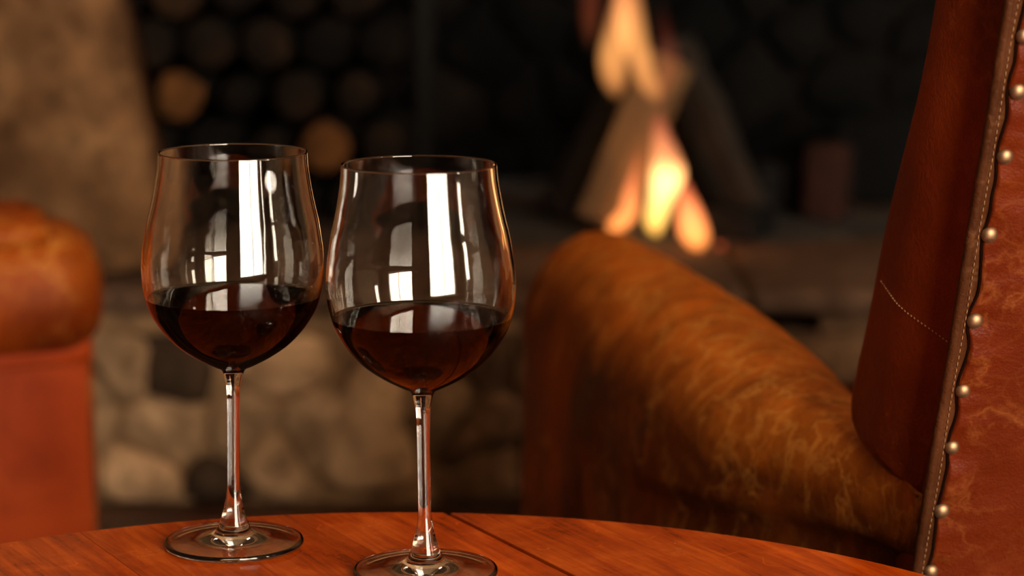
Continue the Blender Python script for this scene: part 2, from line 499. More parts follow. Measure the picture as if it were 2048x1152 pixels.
def window(name, win, label, cols):
    wall, a, b, z0, z1 = win
    root = bpy.data.objects.new(name, None); COL.objects.link(root)
    tag(root, label, None, None, 'structure')
    def P(p, d, z):
        if wall == 'back': return (p, ROOM_Y0 - d, z)
        if wall == 'left': return (ROOM_X0 - d, p, z)
        return (ROOM_X1 + d, p, z)
    def bar(nm, p, q, lo, hi, d0, d1):
        c0, c1 = P(p, d0, lo), P(q, d1, hi)
        return box_obj(nm, tuple(min(x, y) for x, y in zip(c0, c1)), tuple(max(x, y) for x, y in zip(c0, c1)), M['frame'], root)
    f = 0.05
    bar('window_frame', a, a + f, z0, z1, 0.06, 0.12); bar('window_frame', b - f, b, z0, z1, 0.06, 0.12)
    bar('window_frame', a + f, b - f, z0, z0 + f, 0.06, 0.12); bar('window_frame', a + f, b - f, z1 - f, z1, 0.06, 0.12)
    w = (b - a - 2 * f) / cols
    for i in range(cols):
        p = a + f + w * i
        if i: bar('mullion', p - 0.015, p + 0.015, z0 + f, z1 - f, 0.07, 0.11)
        c0, c1 = P(p + 0.016, 0.088, z0 + f), P(p + w - 0.016, 0.092, z1 - f)
        box_obj('pane', tuple(min(x, y) for x, y in zip(c0, c1)), tuple(max(x, y) for x, y in zip(c0, c1)), M['pane'], root)
    bar('window_sill', a - 0.04, b + 0.04, z0 - 0.03, z0, -0.05, 0.06)

wall_with_window('wall_back', 'back', ROOM_X0 - 0.22, ROOM_X1 + 0.22, WIN[0], 'plaster wall with a tall window facing the fireplace')
tag(box_obj('wall_left', (ROOM_X0 - 0.22, ROOM_Y0, -0.12), (ROOM_X0, 4.9, ROOM_H + 0.15), M['plaster']), 'plaster side wall beyond the red leather armchair', None, None, 'structure')
wall_with_window('wall_right', 'right', ROOM_Y0, 4.9, WIN[1], 'plaster side wall beyond the nailed wing chair')
window('window_1', WIN[0], 'tall bright window facing the fireplace', 2)
window('window_2', WIN[1], 'small window on the side of the nailed wing chair', 2)

# ------------------------------------------------------------------ rubble stonework
def clip_poly(poly, px, py, nx, ny):
    out = []
    n = len(poly)
    for i in range(n):
        a, b = poly[i], poly[(i + 1) % n]
        da = (a[0] - px) * nx + (a[1] - py) * ny
        db = (b[0] - px) * nx + (b[1] - py) * ny
        if da <= 0: out.append(a)
        if (da < 0 < db) or (db < 0 < da):
            t = da / (da - db)
            out.append((a[0] + (b[0] - a[0]) * t, a[1] + (b[1] - a[1]) * t))
    return out

def rubble_cells(u0, u1, v0, v1, nu, nv, jit, seed, keep=None):
    rg = random.Random(seed)
    du, dv = (u1 - u0) / nu, (v1 - v0) / nv
    pts = [(u0 + (i + 0.5 + (0.5 if j % 2 else 0.0) - 0.25 + rg.uniform(-jit, jit)) * du, v0 + (j + 0.5 + rg.uniform(-jit, jit)) * dv)
           for j in range(nv) for i in range(nu)]
    cells = []
    for i, p in enumerate(pts):
        poly = [(u0, v0), (u1, v0), (u1, v1), (u0, v1)]
        for j, q in enumerate(pts):
            if i == j or abs(p[0] - q[0]) > 4 * du or abs(p[1] - q[1]) > 4 * dv: continue
            poly = clip_poly(poly, (p[0] + q[0]) / 2, (p[1] + q[1]) / 2, q[0] - p[0], q[1] - p[1])
            if not poly: break
        if poly and len(poly) > 2: cells.append(poly)
    return cells

def add_stone(poly, fn, mat, parent, rg, gap=0.007, proud=0.03, name='stone'):
    n = len(poly)
    pts = []
    for i in range(n):                              # one round of corner cutting
        a, b = poly[i], poly[(i + 1) % n]
        pts.append((a[0] * 0.8 + b[0] * 0.2, a[1] * 0.8 + b[1] * 0.2))
        pts.append((a[0] * 0.2 + b[0] * 0.8, a[1] * 0.2 + b[1] * 0.8))
    cx = sum(p[0] for p in pts) / len(pts); cyy = sum(p[1] for p in pts) / len(pts)
    def shrink(p, g):
        dx, dy = p[0] - cx, p[1] - cyy
        d = math.hypot(dx, dy) or 1e-6
        s = max(d - g, d * 0.3) / d
        return cx + dx * s, cyy + dy * s
    d = proud * rg.uniform(0.6, 1.2)
    tx, ty = rg.uniform(-0.08, 0.08), rg.uniform(-0.08, 0.08)
    V = [fn(*shrink(p, gap), -0.03) for p in pts]
    V += [fn(*shrink(p, gap), d * 0.55) for p in pts]
    V += [fn(*shrink(p, gap + 0.012), d + tx * (p[0] - cx) + ty * (p[1] - cyy) + rg.uniform(-0.004, 0.004)) for p in pts]
    V.append(fn(cx, cyy, d + rg.uniform(0.0, 0.012)))
    m = len(pts)
    F = []
    for k in range(m):
        k2 = (k + 1) % m
        F += [(k, k2, m + k2, m + k), (m + k, m + k2, 2 * m + k2, 2 * m + k), (2 * m + k, 2 * m + k2, 3 * m)]
    F.append(tuple(range(m)))
    return mesh_obj(name, V, F, mat, parent)

# hearth: raised stone bench, front face at y = 3.30, top at z = 0.31
HZ, HY = 0.31, 3.30
hearth = bpy.data.objects.new('wall_hearth', None); COL.objects.link(hearth)
tag(hearth, 'raised rubble stone hearth bench below the fire', None, None, 'structure')
box_obj('mortar_core', (-1.9, HY + 0.020, 0.0), (-0.10, 4.55, 0.245), M['mortar'], hearth)
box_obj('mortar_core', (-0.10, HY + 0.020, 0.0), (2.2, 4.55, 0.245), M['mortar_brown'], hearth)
box_obj('mortar_core', (-1.9, HY + 0.015, 0.245), (0.235, 4.55, 0.275), M['mortar'], hearth)
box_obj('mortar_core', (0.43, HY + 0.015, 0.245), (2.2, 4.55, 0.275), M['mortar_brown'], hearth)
box_obj('recess_core', (0.235, HY + 0.16, 0.245), (0.43, 4.55, 0.275), M['dstone_and_shade'], hearth)  # dark colour paints in the shade under the slab lip
xs = [-1.9, -1.15, -0.42, 0.33, 1.0, 1.6, 2.2]
for a, b in zip(xs[:-1], xs[1:]):
    box_obj('slab', (a + 0.003, HY - 0.015 + rng.uniform(0, 0.006), 0.275), (b - 0.003, 4.55, HZ + rng.uniform(-0.002, 0.002)), M['slab'], hearth, 0.008, 2)
rg = random.Random(12)
front = lambda u, v, d: (u, HY + 0.020 - d, v)
special = [('pale', [(-0.27, 0.02), (-0.13, 0.02), (-0.135, 0.13), (-0.165, 0.215), (-0.225, 0.20), (-0.25, 0.10)]),
           ('dstone_and_shade', [(-0.55, 0.17), (-0.43, 0.13), (-0.41, 0.20), (-0.45, 0.243), (-0.55, 0.243)])]  # the dark one stands in for the shade of a gap between stones
def centroid(p): return sum(a for a, _ in p) / len(p), sum(b for _, b in p) / len(p)
def inside(pt, poly):
    c = False
    for i in range(len(poly)):
        a, b = poly[i], poly[i - 1]
        if (a[1] > pt[1]) != (b[1] > pt[1]) and pt[0] < (b[0] - a[0]) * (pt[1] - a[1]) / (b[1] - a[1]) + a[0]: c = not c
    return c
for nm, poly in special:
    add_stone(poly, front, M[nm], hearth, rg, 0.002, 0.026)
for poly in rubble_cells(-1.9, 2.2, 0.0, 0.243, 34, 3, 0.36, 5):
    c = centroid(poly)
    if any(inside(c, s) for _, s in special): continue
    mt = M['stone_brown'] if c[0] > -0.10 else M['dstone_and_shade'] if rg.random() < 0.10 else (M['pale'] if rg.random() < 0.06 else M['stone'])
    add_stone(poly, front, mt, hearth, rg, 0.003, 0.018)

# fireplace wall: piers on both sides of the opening, lintel above
PY0 = 3.36
wf = bpy.data.objects.new('wall_front', None); COL.objects.link(wf)
tag(wf, 'rough tan stone fireplace wall with a wide dark opening', None, None, 'structure')
bm = bmesh.new()
box_into(bm, (ROOM_X0, PY0 + 0.05, 0.0), (-1.9, 4.7, ROOM_H))
box_into(bm, (-1.9, PY0 + 0.05, HZ), (-0.62, PY0 + 0.22, ROOM_H))
box_into(bm, (2.2, PY0 + 0.05, 0.0), (ROOM_X1, 4.7, ROOM_H))
box_into(bm, (1.15, PY0 + 0.05, HZ), (2.2, PY0 + 0.22, ROOM_H))
box_into(bm, (-0.62, PY0 + 0.05, 1.15), (1.15, PY0 + 0.22, ROOM_H))
bm_obj('mortar_core', bm, M['mortar'], wf, False)
pier = lambda u, v, d: (u, PY0 + 0.05 - d, v)
# big pier stones beside the opening, their edge slanting away from the fire as it rises
big = [[(-0.74, 0.31), (-0.515, 0.31), (-0.497, 0.36), (-0.507, 0.46), (-0.528, 0.58), (-0.552, 0.71), (-0.60, 0.75), (-0.745, 0.73)],
       [(-0.91, 0.31), (-0.74, 0.31), (-0.745, 0.73), (-0.90, 0.73)],
       [(-0.90, 0.73), (-0.745, 0.73), (-0.60, 0.75), (-0.552, 0.71), (-0.585, 0.84), (-0.62, 0.98), (-0.90, 0.97)],
       [(-0.90, 0.97), (-0.62, 0.98), (-0.62, 1.20), (-0.90, 1.20)]]
for p in big:
    add_stone(p, lambda u, v, d: (u, PY0 + 0.05 - (d if d > 0 else -0.12), v), M['pillar'], wf, rg, 0.003, 0.05)
for p in rubble_cells(-2.6, -0.905, 0.31, 1.5, 9, 8, 0.32, 8):
    add_stone(p, pier, M['pillar'], wf, rg, 0.005, 0.045)
for p in rubble_cells(1.15, 2.4, 0.31, 1.2, 7, 6, 0.32, 9):
    add_stone(p, pier, M['pillar'], wf, rg, 0.005, 0.045)
for p in rubble_cells(-0.62, 1.15, 1.15, 1.45, 6, 1, 0.2, 10):
    add_stone(p, pier, M['pillar'], wf, rg, 0.005, 0.05)

# inner side: firebox walls in sooty stone
fb = bpy.data.objects.new('wall_firebox', None); COL.objects.link(fb)
tag(fb, 'soot-blackened stone lining of the fireplace opening', None, None, 'structure')
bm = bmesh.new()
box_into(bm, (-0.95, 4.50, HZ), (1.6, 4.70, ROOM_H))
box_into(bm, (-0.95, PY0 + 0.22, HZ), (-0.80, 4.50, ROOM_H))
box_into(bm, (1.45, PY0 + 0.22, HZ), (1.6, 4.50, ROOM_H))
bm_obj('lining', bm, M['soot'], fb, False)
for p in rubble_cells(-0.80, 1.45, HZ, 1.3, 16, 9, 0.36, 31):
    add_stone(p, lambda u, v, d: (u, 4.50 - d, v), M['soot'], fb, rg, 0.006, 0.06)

# ------------------------------------------------------------------ firewood stack inside the opening
def log_meshes(key, r, length, seed, sides=14):
    rg = random.Random(seed)
    prof = [r * (1 + rg.uniform(-0.10, 0.10)) for _ in range(sides)]
    V, F = [], []
    for y in (0.0, length * 0.5, length):
        for k in range(sides):
            a = 2 * math.pi * k / sides
            rr = prof[k] * (1 + rg.uniform(-0.03, 0.03))
            V.append((rr * math.cos(a), y, rr * math.sin(a)))
    for i in range(2):
        for k in range(sides):
            k2 = (k + 1) % sides
            F.append((i * sides + k, i * sides + k2, (i + 1) * sides + k2, (i + 1) * sides + k))
    F.append(tuple(2 * sides + k for k in range(sides)))
    me = bpy.data.meshes.new('log_bark'); me.from_pydata(V, [], F)
    V2 = [(0.92 * V[k][0], -0.004, 0.92 * V[k][2]) for k in range(sides)] + [(V[k][0], 0.0, V[k][2]) for k in range(sides)] + [(0, -0.003, 0)]
    F2 = []
    for k in range(sides):
        k2 = (k + 1) % sides
        F2 += [(k, k2, sides + k2, sides + k), (k2, k, 2 * sides)]
    me2 = bpy.data.meshes.new('cut_end'); me2.from_pydata(V2, [], F2)
    for m_ in (me, me2):
        b_ = bmesh.new(); b_.from_mesh(m_); bmesh.ops.recalc_face_normals(b_, faces=b_.faces); b_.to_mesh(m_); b_.free()
    return me, me2

SY = 3.86
RL = 0.046
ORD = ['first', 'second', 'third', 'fourth', 'fifth', 'sixth', 'seventh']
ROW = ['bottom row', 'second row up', 'third row up', 'fourth row up', 'fifth row up']
for row in range(5):
    cnt = 6
    for k in range(cnt):
        rg2 = random.Random(100 + row * 10 + k)
        x = -0.72 + (0.5 if row % 2 else 0.0) * 2 * RL * 1.02 + k * 2 * RL * 1.02
        z = HZ + 0.004 + RL * 1.0 + row * RL * 1.79
        r = RL * rg2.choice((0.62, 0.74, 0.84, 0.9, 0.93))
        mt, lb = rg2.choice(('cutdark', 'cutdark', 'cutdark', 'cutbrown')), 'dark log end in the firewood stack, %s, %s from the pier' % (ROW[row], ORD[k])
        if row == 1 and k == 4: mt, r, lb = 'cutmid', RL * 0.94, 'large round orange-brown log end low in the firewood stack'
        if row == 2 and k == 2: mt, r, lb = 'cutmid', RL * 0.86, 'orange-brown log end higher in the stack beside the pier'
        a_, b_ = log_meshes('log', r / 1.03, 0.42, 300 + row * 10 + k)
        o = link_mesh('firewood_log', a_, M['bark'])
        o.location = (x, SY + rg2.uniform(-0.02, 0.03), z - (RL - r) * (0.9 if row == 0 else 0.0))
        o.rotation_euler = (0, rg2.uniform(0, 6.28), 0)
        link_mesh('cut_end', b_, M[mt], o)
        tag(o, lb, 'log', 'stacked firewood logs')

# iron log-holder at the edge of the stack
rack = empty('log_rack', (-0.145, 3.85, 0))
tag(rack, 'black iron upright holder at the edge of the firewood stack', 'log rack')
zt = 0.62
rack.location.z = HZ
box_obj('post', (-0.010, -0.010, 0), (0.010, 0.010, zt), M['iron'], rack, 0.002, 1)
box_obj('post', (-0.010, 0.36, 0), (0.010, 0.38, zt), M['iron'], rack, 0.002, 1)
box_obj('rail', (-0.006, 0.010, zt - 0.03), (0.006, 0.36, zt - 0.015), M['iron'], rack)
box_obj('base_bar', (-0.012, -0.03, 0.0), (0.012, 0.40, 0.012), M['iron'], rack)

# ------------------------------------------------------------------ the fire: leaning split logs, flames, ashes
def billet(name, p0, p1, w0, mat, label, seed, twist=0.0, flat=0.7):
    """split log: wedge-ish section swept from p0 to p1, ends cut square"""
    rg = random.Random(seed)
    p0, p1 = Vector(p0), Vector(p1)
    t = (p1 - p0)
    length = t.length
    sec = [(-0.95, -0.5), (-0.35, -0.85), (0.4, -0.80), (0.95, -0.35), (0.8, 0.35), (0.25, 0.75), (-0.5, 0.6)]
    V, F = [], []
    N = 7
    for i in range(N):
        s = i / (N - 1)
        jx, jy = rg.uniform(-0.06, 0.06), rg.uniform(-0.06, 0.06)
        k = 1 - 0.12 * s
        for a, b in sec:
            V.append(((a * k + jx + rg.uniform(-.05, .05)) * w0, (b * k * flat + jy + rg.uniform(-.05, .05)) * w0, s * length))
    m = len(sec)
    for i in range(N - 1):
        for k in range(m):
            k2 = (k + 1) % m
            F.append((i * m + k, i * m + k2, (i + 1) * m + k2, (i + 1) * m + k))
    F.append(tuple(range(m))); F.append(tuple((N - 1) * m + k for k in range(m)))
    o = mesh_obj(name, V, F, mat, None, False)
    o.location = p0
    q = Vector((0, 0, 1)).rotation_difference(t.normalized())
    o.rotation_mode = 'QUATERNION'
    from mathutils import Quaternion
    o.rotation_quaternion = q @ Quaternion((0, 0, 1), twist)
    bpy.context.view_layer.update()
    o.location.z += HZ + 0.006 - min((o.matrix_world @ v.co).z for v in o.data.vertices)
    tag(o, label, 'log', 'logs leaning together over the fire')
    return o

FY = 3.78
b1 = at_y(1205, 466, FY - 0.05); b1.z = HZ + 0.03
billet('leaning_log', b1, at_y(1330, 110, FY + 0.02), 0.050, M['split'], 'pale tan split log leaning behind the flames', 3, 0.25)
b2 = at_y(1505, 458, FY + 0.10); b2.z = HZ + 0.03
billet('leaning_log', b2, at_y(1365, 95, FY + 0.13), 0.052, M['splitdark'], 'dark scorched log leaning on the chair side of the flames', 4, 1.2)
b3 = at_y(1105, 455, FY + 0.18); b3.z = HZ + 0.03
billet('leaning_log', b3, at_y(1270, 100, FY + 0.20), 0.045, M['splitdark'], 'dark log leaning at the back nearest the firewood stack', 5, 2.0)
b4 = at_y(1400, 450, FY + 0.34); b4.z = HZ + 0.03
billet('leaning_log', b4, at_y(1345, 60, FY + 0.32), 0.045, M['splitdark'], 'upright dark log at the back behind the bright flame', 6, 0.4)

# ash bed under the logs
V, F = [], []
rg = random.Random(77)
NR, NS = 7, 30
for i in range(NR):
    q = i / (NR - 1)
    for k in range(NS):
        a = 2 * math.pi * k / NS
        rr = q * (1 + 0.12 * math.sin(3 * a + 1) + rg.uniform(-0.03, 0.03))
        V.append((0.25 + 0.46 * rr * math.cos(a), FY + 0.10 + 0.20 * rr * math.sin(a), HZ + 0.0025 + 0.003 * (1 - q) * (0.7 + 0.3 * rg.random())))
for i in range(NR - 1):
    for k in range(NS):
        k2 = (k + 1) % NS
        F.append((i * NS + k, i * NS + k2, (i + 1) * NS + k2, (i + 1) * NS + k))
o = mesh_obj('ash_bed', V, F, M['ash'])
tag(o, 'low bed of grey ash under the leaning logs', 'ash', None, 'stuff')

# charred pieces and a fire brick lying to the chair side
for i, (px, py, Y, sx, sz, mt, nm, lb) in enumerate([
        (1655, 405, 3.95, 0.034, 0.062, 'brick', 'fire_brick', 'upright reddish clay brick in the dark fireplace'),
        (1560, 440, 4.06, 0.040, 0.040, 'char', 'charred_log', 'short charred log chunk beside the clay brick'),
        (1740, 300, 4.15, 0.07, 0.075, 'soot', 'loose_stone', 'dull grey-brown stone leaning at the back of the fireplace'),
        (1470, 470, 3.75, 0.05, 0.022, 'char', 'charred_log', 'flat charred log piece at the foot of the scorched log')]):
    p = at_y(px, py, Y)
    bm = bmesh.new()
    box_into(bm, (-sx, -0.05, 0), (sx, 0.05, sz * 2))
    bmesh.ops.bevel(bm, geom=bm.edges[:], offset=min(sx, sz) * 0.35, segments=2, profile=0.5, affect='EDGES')
    for v in bm.verts:
        v.co += Vector((rg.uniform(-1, 1), rg.uniform(-1, 1), 0)) * 0.004
    o = bm_obj(nm, bm, M[mt])
    o.location = (p.x, p.y, HZ + 0.006)
    o.rotation_euler = (0, 0, rg.uniform(-0.5, 0.5))
    tag(o, lb, {'fire_brick': 'brick', 'charred_log': 'log', 'loose_stone': 'stone'}[nm])

def flame_mat(name, stops, strengths, scale):
    k = NB(name)
    k.n.remove(k.b)
    tc = k.new('ShaderNodeTexCoord')
    sx = k.new('ShaderNodeSeparateXYZ'); k.L(tc.outputs['Generated'], sx.inputs[0])
    nz = k.noise(k.coord(), 24.0, 2.0)
    z = k.math('ADD', sx.outputs[2], k.math('MULTIPLY', k.math('SUBTRACT', nz.outputs[0], 0.5), 0.25))
    em = k.new('ShaderNodeEmission')
    k.L(k.ramp(z, stops), em.inputs[0])
    k.L(k.math('MULTIPLY', k.ramp(z, [(p, g3(s)) for p, s in strengths]), scale), em.inputs[1])
    k.L(em.outputs[0], k.out.inputs['Volume'])
    return k.m

fire = empty('fire', (0.22, FY - 0.05, HZ))
tag(fire, 'bright orange and yellow flames rising among the leaning logs', 'fire')
inv = Vector(fire.location)
def flame(path, mat, flat=0.8):
    """path: (px, py, half width px, y) from foot to tip; a tapering tongue"""
    pts = catmull([(*(at_y(px, py, Y) - inv), hw / FPX * Y) for px, py, hw, Y in path], 6)
    V, F = [], []
    S_ = 12
    for x, y, z, r in pts:
        r = max(r, 0.001)
        for k in range(S_):
            a = 2 * math.pi * k / S_
            V.append((x + r * math.cos(a), y + flat * r * math.sin(a), z))
    n = len(pts)
    for i in range(n - 1):
        for k in range(S_):
            k2 = (k + 1) % S_
            F.append((i * S_ + k, i * S_ + k2, (i + 1) * S_ + k2, (i + 1) * S_ + k))
    F.append(tuple(range(S_))); F.append(tuple((n - 1) * S_ + k for k in range(S_)))
    return mesh_obj('flame', V, F, mat, fire)
f_core = flame_mat('flame_core', [(0.0, (1, 0.48, 0.07)), (0.35, (1, 0.58, 0.18)), (0.6, (1, 0.38, 0.13)), (1.0, (1, 0.14, 0.10))],
                   [(0.0, 1.0), (0.45, 1.2), (0.62, 0.5), (1.0, 0.14)], 85.0)
f_low = flame_mat('flame_low', [(0.0, (1, 0.30, 0.06)), (0.4, (1, 0.27, 0.08)), (1.0, (1, 0.12, 0.08))],
                  [(0.0, 0.9), (0.45, 0.9), (1.0, 0.10)], 80.0)
f_high = flame_mat('flame_high', [(0.0, (1, 0.36, 0.10)), (0.4, (1, 0.40, 0.11)), (1.0, (1, 0.28, 0.12))],
                   [(0.0, 0.65), (0.3, 1.0), (0.65, 0.7), (1.0, 0.35)], 28.0)
f_dim = flame_mat('flame_dim', [(0.0, (1, 0.22, 0.06)), (1.0, (1, 0.15, 0.09))], [(0.0, 0.7), (1.0, 0.2)], 8.0)
Yf = FY - 0.09
flame([(1312, 470, 8, Yf), (1310, 445, 22, Yf), (1322, 400, 27, Yf), (1335, 350, 36, Yf), (1330, 305, 28, Yf), (1321, 262, 17, Yf), (1318, 220, 6, Yf)], f_core)
flame([(1395, 500, 10, Yf - .03), (1390, 475, 30, Yf - .03), (1382, 440, 30, Yf - .03), (1374, 400, 20, Yf - .03), (1358, 350, 10, Yf - .03), (1345, 310, 3, Yf - .03)], f_low)
flame([(1225, 468, 8, Yf - .02), (1238, 448, 24, Yf - .02), (1258, 420, 20, Yf - .02), (1262, 385, 15, Yf - .02), (1275, 330, 8, Yf - .02), (1285, 285, 3, Yf - .02)], f_low)
flame([(1316, 208, 6, Yf), (1300, 175, 22, Yf), (1282, 130, 26, Yf), (1264, 70, 32, Yf), (1256, 10, 30, Yf), (1250, -60, 22, Yf), (1246, -140, 5, Yf)], f_high)
flame([(1232, 195, 8, Yf + .03), (1228, 160, 26, Yf + .03), (1226, 110, 30, Yf + .03), (1238, 50, 28, Yf + .03), (1245, -10, 18, Yf + .03), (1250, -70, 4, Yf + .03)], f_high)
flame([(1322, 205, 6, Yf + .06), (1330, 165, 20, Yf + .06), (1338, 120, 22, Yf + .06), (1330, 60, 14, Yf + .06), (1320, 0, 3, Yf + .06)], f_dim)
flame([(1180, 90, 6, Yf + .1), (1180, 40, 18, Yf + .1), (1184, -30, 20, Yf + .1), (1190, -100, 4, Yf + .1)], f_dim)
p = at_y(1440, 493, Yf) - inv
ember = plain('ember', (0.1, 0.02, 0.01), 0.9)
ember.node_tree.nodes['Principled BSDF'].inputs['Emission Color'].default_value = (1, 0.16, 0.05, 1)
ember.node_tree.nodes['Principled BSDF'].inputs['Emission Strength'].default_value = 0.8
bm = bmesh.new(); bmesh.ops.create_icosphere(bm, subdivisions=2, radius=0.006)
for v in bm.verts: v.co += Vector((p.x, p.y, p.z)) + Vector((rg.uniform(-1, 1), rg.uniform(-1, 1), rg.uniform(-1, 1))) * 0.001
bm_obj('ember', bm, ember, fire)
ld = bpy.data.lights.new('fire_glow', 'POINT'); ld.energy = 0.2; ld.color = (1, 0.45, 0.16); ld.shadow_soft_size = 0.05
lo = bpy.data.objects.new('fire_glow', ld); COL.objects.link(lo); lo.parent = fire
lo.location = (0.01, -0.06, 0.14)

# ------------------------------------------------------------------ round table of planks
TZ, TC, TR = 0.50, (-0.069, 1.011), 0.398
TA = math.atan2(-0.48, -0.877)                     # local y runs along the boards
table = empty('round_table', (TC[0], TC[1], 0), TA)
tag(table, 'round cherry-coloured plank table holding the two wine glasses', 'table')
ct, st = math.cos(TA), math.sin(TA)
def tloc(x, y):
    dx, dy = x - TC[0], y - TC[1]
    return dx * ct + dy * st, -dx * st + dy * ct
seams = []
for q in (0.642, 0.567, 0.4345):                   # measured seams: offset along the board normal
    wx, wy = 0.877 * q, 0.48 * q
    seams.append(tloc(wx, wy)[0])
gap_seam = seams[0]
edges = sorted(set([-TR, TR] + seams + [seams[0] - 0.118, seams[0] - 0.245, seams[2] + 0.13, seams[2] + 0.26]))
edges = [e for e in edges if -TR <= e <= TR]
for a, b in zip(edges[:-1], edges[1:]):
    if b - a < 0.01: continue
    ga = 0.0018 if abs(a - gap_seam) < 1e-6 else 0.00012
    gb = 0.0018 if abs(b - gap_seam) < 1e-6 else 0.00012
    if a > -TR: a += ga
    if b < TR: b -= gb
    N = 48
    top, bot = [], []
    for i in range(N + 1):
        x = a + (b - a) * i / N
        h = math.sqrt(max(TR * TR - x * x, 0))
        top.append((x, h)); bot.append((x, -h))
    poly = top + bot[::-1]
    cl = []
    for p_ in poly:
        if not cl or math.hypot(p_[0] - cl[-1][0], p_[1] - cl[-1][1]) > 1e-5: cl.append(p_)
    if math.hypot(cl[0][0] - cl[-1][0], cl[0][1] - cl[-1][1]) < 1e-5: cl.pop()
    o = prism('plank', cl, lambda p, q, d: (p, q, d), TZ - 0.026, TZ, M['table'], table, 0.0006, 2)
    o.data.polygons.foreach_set('use_smooth', [False] * len(o.data.polygons))
lathe('apron', [(0.30, TZ - 0.028), (0.30, TZ - 0.07), (0.285, TZ - 0.07), (0.285, TZ - 0.028), (0.30, TZ - 0.028)], M['table_dark'], table, 48)
lathe('pedestal', [(0.001, TZ - 0.027), (0.07, TZ - 0.027), (0.07, TZ - 0.05), (0.035, TZ - 0.08), (0.03, 0.30), (0.05, 0.22), (0.055, 0.14), (0.035, 0.09), (0.05, 0.06), (0.001, 0.055)], M['table_dark'], table, 32)
for k in range(3):
    a = 2 * math.pi * k / 3 + 0.5
    tube('foot', [(0.03 * math.cos(a), 0.03 * math.sin(a), 0.09), (0.14 * math.cos(a), 0.14 * math.sin(a), 0.075), (0.24 * math.cos(a), 0.24 * math.sin(a), 0.035), (0.29 * math.cos(a), 0.29 * math.sin(a), 0.02)],
         [0.03, 0.024, 0.02, 0.02], M['table_dark'], table, 10)

# ------------------------------------------------------------------ wine glasses
OUT = [(0.0082, 0.1032), (0.0124, 0.1050), (0.0220, 0.1102), (0.0311, 0.1166), (0.0377, 0.1232), (0.0425, 0.1296), (0.0464, 0.1362), (0.0487, 0.1426),
       (0.0504, 0.1510), (0.0511, 0.1610), (0.0506, 0.1700), (0.0497, 0.1765), (0.0480, 0.1870), (0.0461, 0.1950), (0.0444, 0.2030), (0.0430, 0.2110), (0.0420, 0.2180), (0.0415, 0.2255)]
STEM = [(0.0082, 0.1032), (0.0068, 0.1022), (0.0058, 0.1004), (0.0049, 0.0965), (0.0040, 0.0914), (0.0036, 0.0804), (0.0035, 0.0660), (0.0035, 0.0528), (0.0036, 0.0360), (0.0044, 0.0282), (0.0063, 0.0191), (0.0084, 0.0125)]
FOOT = [(0.0084, 0.0125), (0.0105, 0.0088), (0.0140, 0.0064), (0.0200, 0.0048), (0.0290, 0.0040), (0.0365, 0.0037), (0.0384, 0.0036)]
outp = catmull(OUT, 8)
TW = 0.0011
def offset_in(prof, t):
    res = []
    n = len(prof)
    for i, (r, z) in enumerate(prof):
        a, b = prof[max(i - 1, 0)], prof[min(i + 1, n - 1)]
        dr, dz = b[0] - a[0], b[1] - a[1]
        l = math.hypot(dr, dz) or 1
        res.append((r - dz / l * t, z + dr / l * t))
    return res
innp = [(r, z) for r, z in offset_in(outp, TW) if z > 0.1085 and r > 0.012]
innp = [(0.0, 0.1062), (0.003, 0.1063), (0.006, 0.1068), (0.010, 0.1081)] + innp if innp[0][0] > 0.0115 else innp
rim = []
ro, zo = outp[-1]; ri, zi = innp[-1]
for k in range(1, 6):
    a = math.pi * k / 6
    cx_, rr_ = (ro + ri) / 2, (ro - ri) / 2
    rim.append((cx_ + rr_ * math.cos(a), zo + rr_ * math.sin(a)))
def bowl_profile(level):                            # below the wine line the wine itself is the inner boundary
    zc_ = level + 0.0008
    inn = [p for p in innp if p[1] > zc_]
    return outp + rim + inn[::-1] + [(inner_r(zc_), zc_)]
def inner_r(z):
    for a, b in zip(innp[:-1], innp[1:]):
        if a[1] <= z <= b[1]: return a[0] + (b[0] - a[0]) * (z - a[1]) / (b[1] - a[1])
    return innp[-1][0]
stem_prof = catmull(STEM, 8)[::-1]
foot_prof = [(0.0, 0.0022), (0.008, 0.0021), (0.020, 0.0016), (0.032, 0.0006), (0.036, 0.0001), (0.0376, 0.0), (0.0389, 0.0004), (0.0396, 0.0012), (0.0398, 0.0020), (0.0396, 0.0028), (0.0391, 0.0034)] + catmull(FOOT[::-1], 8)

def wine_profile(level):
    zc_ = level + 0.0008
    side = [p for p in innp if p[1] < zc_ - 0.0001] + [(inner_r(zc_), zc_)]
    r = side[-1][0]
    top = [(r - 0.0004, level + 0.0004), (r - 0.0012, level + 0.0001), (r - 0.0028, level)]
    rr = r - 0.0028
    top += [(rr * (1 - k / 10), level) for k in range(1, 10)] + [(0.0, level)]
    return side, top

def wine_glass(x, y, lean, level, label, wlabel):
    g = empty('wine_glass', (x, y, TZ + 0.0002))
    tag(g, label, 'wine glass', 'wine glasses on the table')
    lathe('bowl', bowl_profile(level), M['glass'], g, 144, lean, 0.012)
    lathe('stem', stem_prof, M['glass'], g, 64, lean, 0.012)
    lathe('foot', foot_prof, M['glass'], g, 128)
    side, top = wine_profile(level)
    w = lathe('red_wine', side + top, M['wine'], None, 144, lean, 0.012)
    w.data.materials.append(M['wine_side'])
    nside = (len(side) - 1) * 144
    w.data.polygons.foreach_set('material_index', [1 if i < nside else 0 for i in range(len(w.data.polygons))])
    w.location = g.location
    w.scale = (0.9998, 0.9998, 1.0)
    tag(w, wlabel, 'wine', 'red wine in the glasses')

wine_glass(-0.1588, 1.337, 0.017, 0.1440, 'large stemmed wine glass standing farther back, beside the red armchair', 'dark red wine in the glass nearer the red armchair')
wine_glass(-0.0474, 1.279, -0.010, 0.1430, 'large stemmed wine glass standing closer to the table gap', 'dark red wine in the glass nearer the table gap')

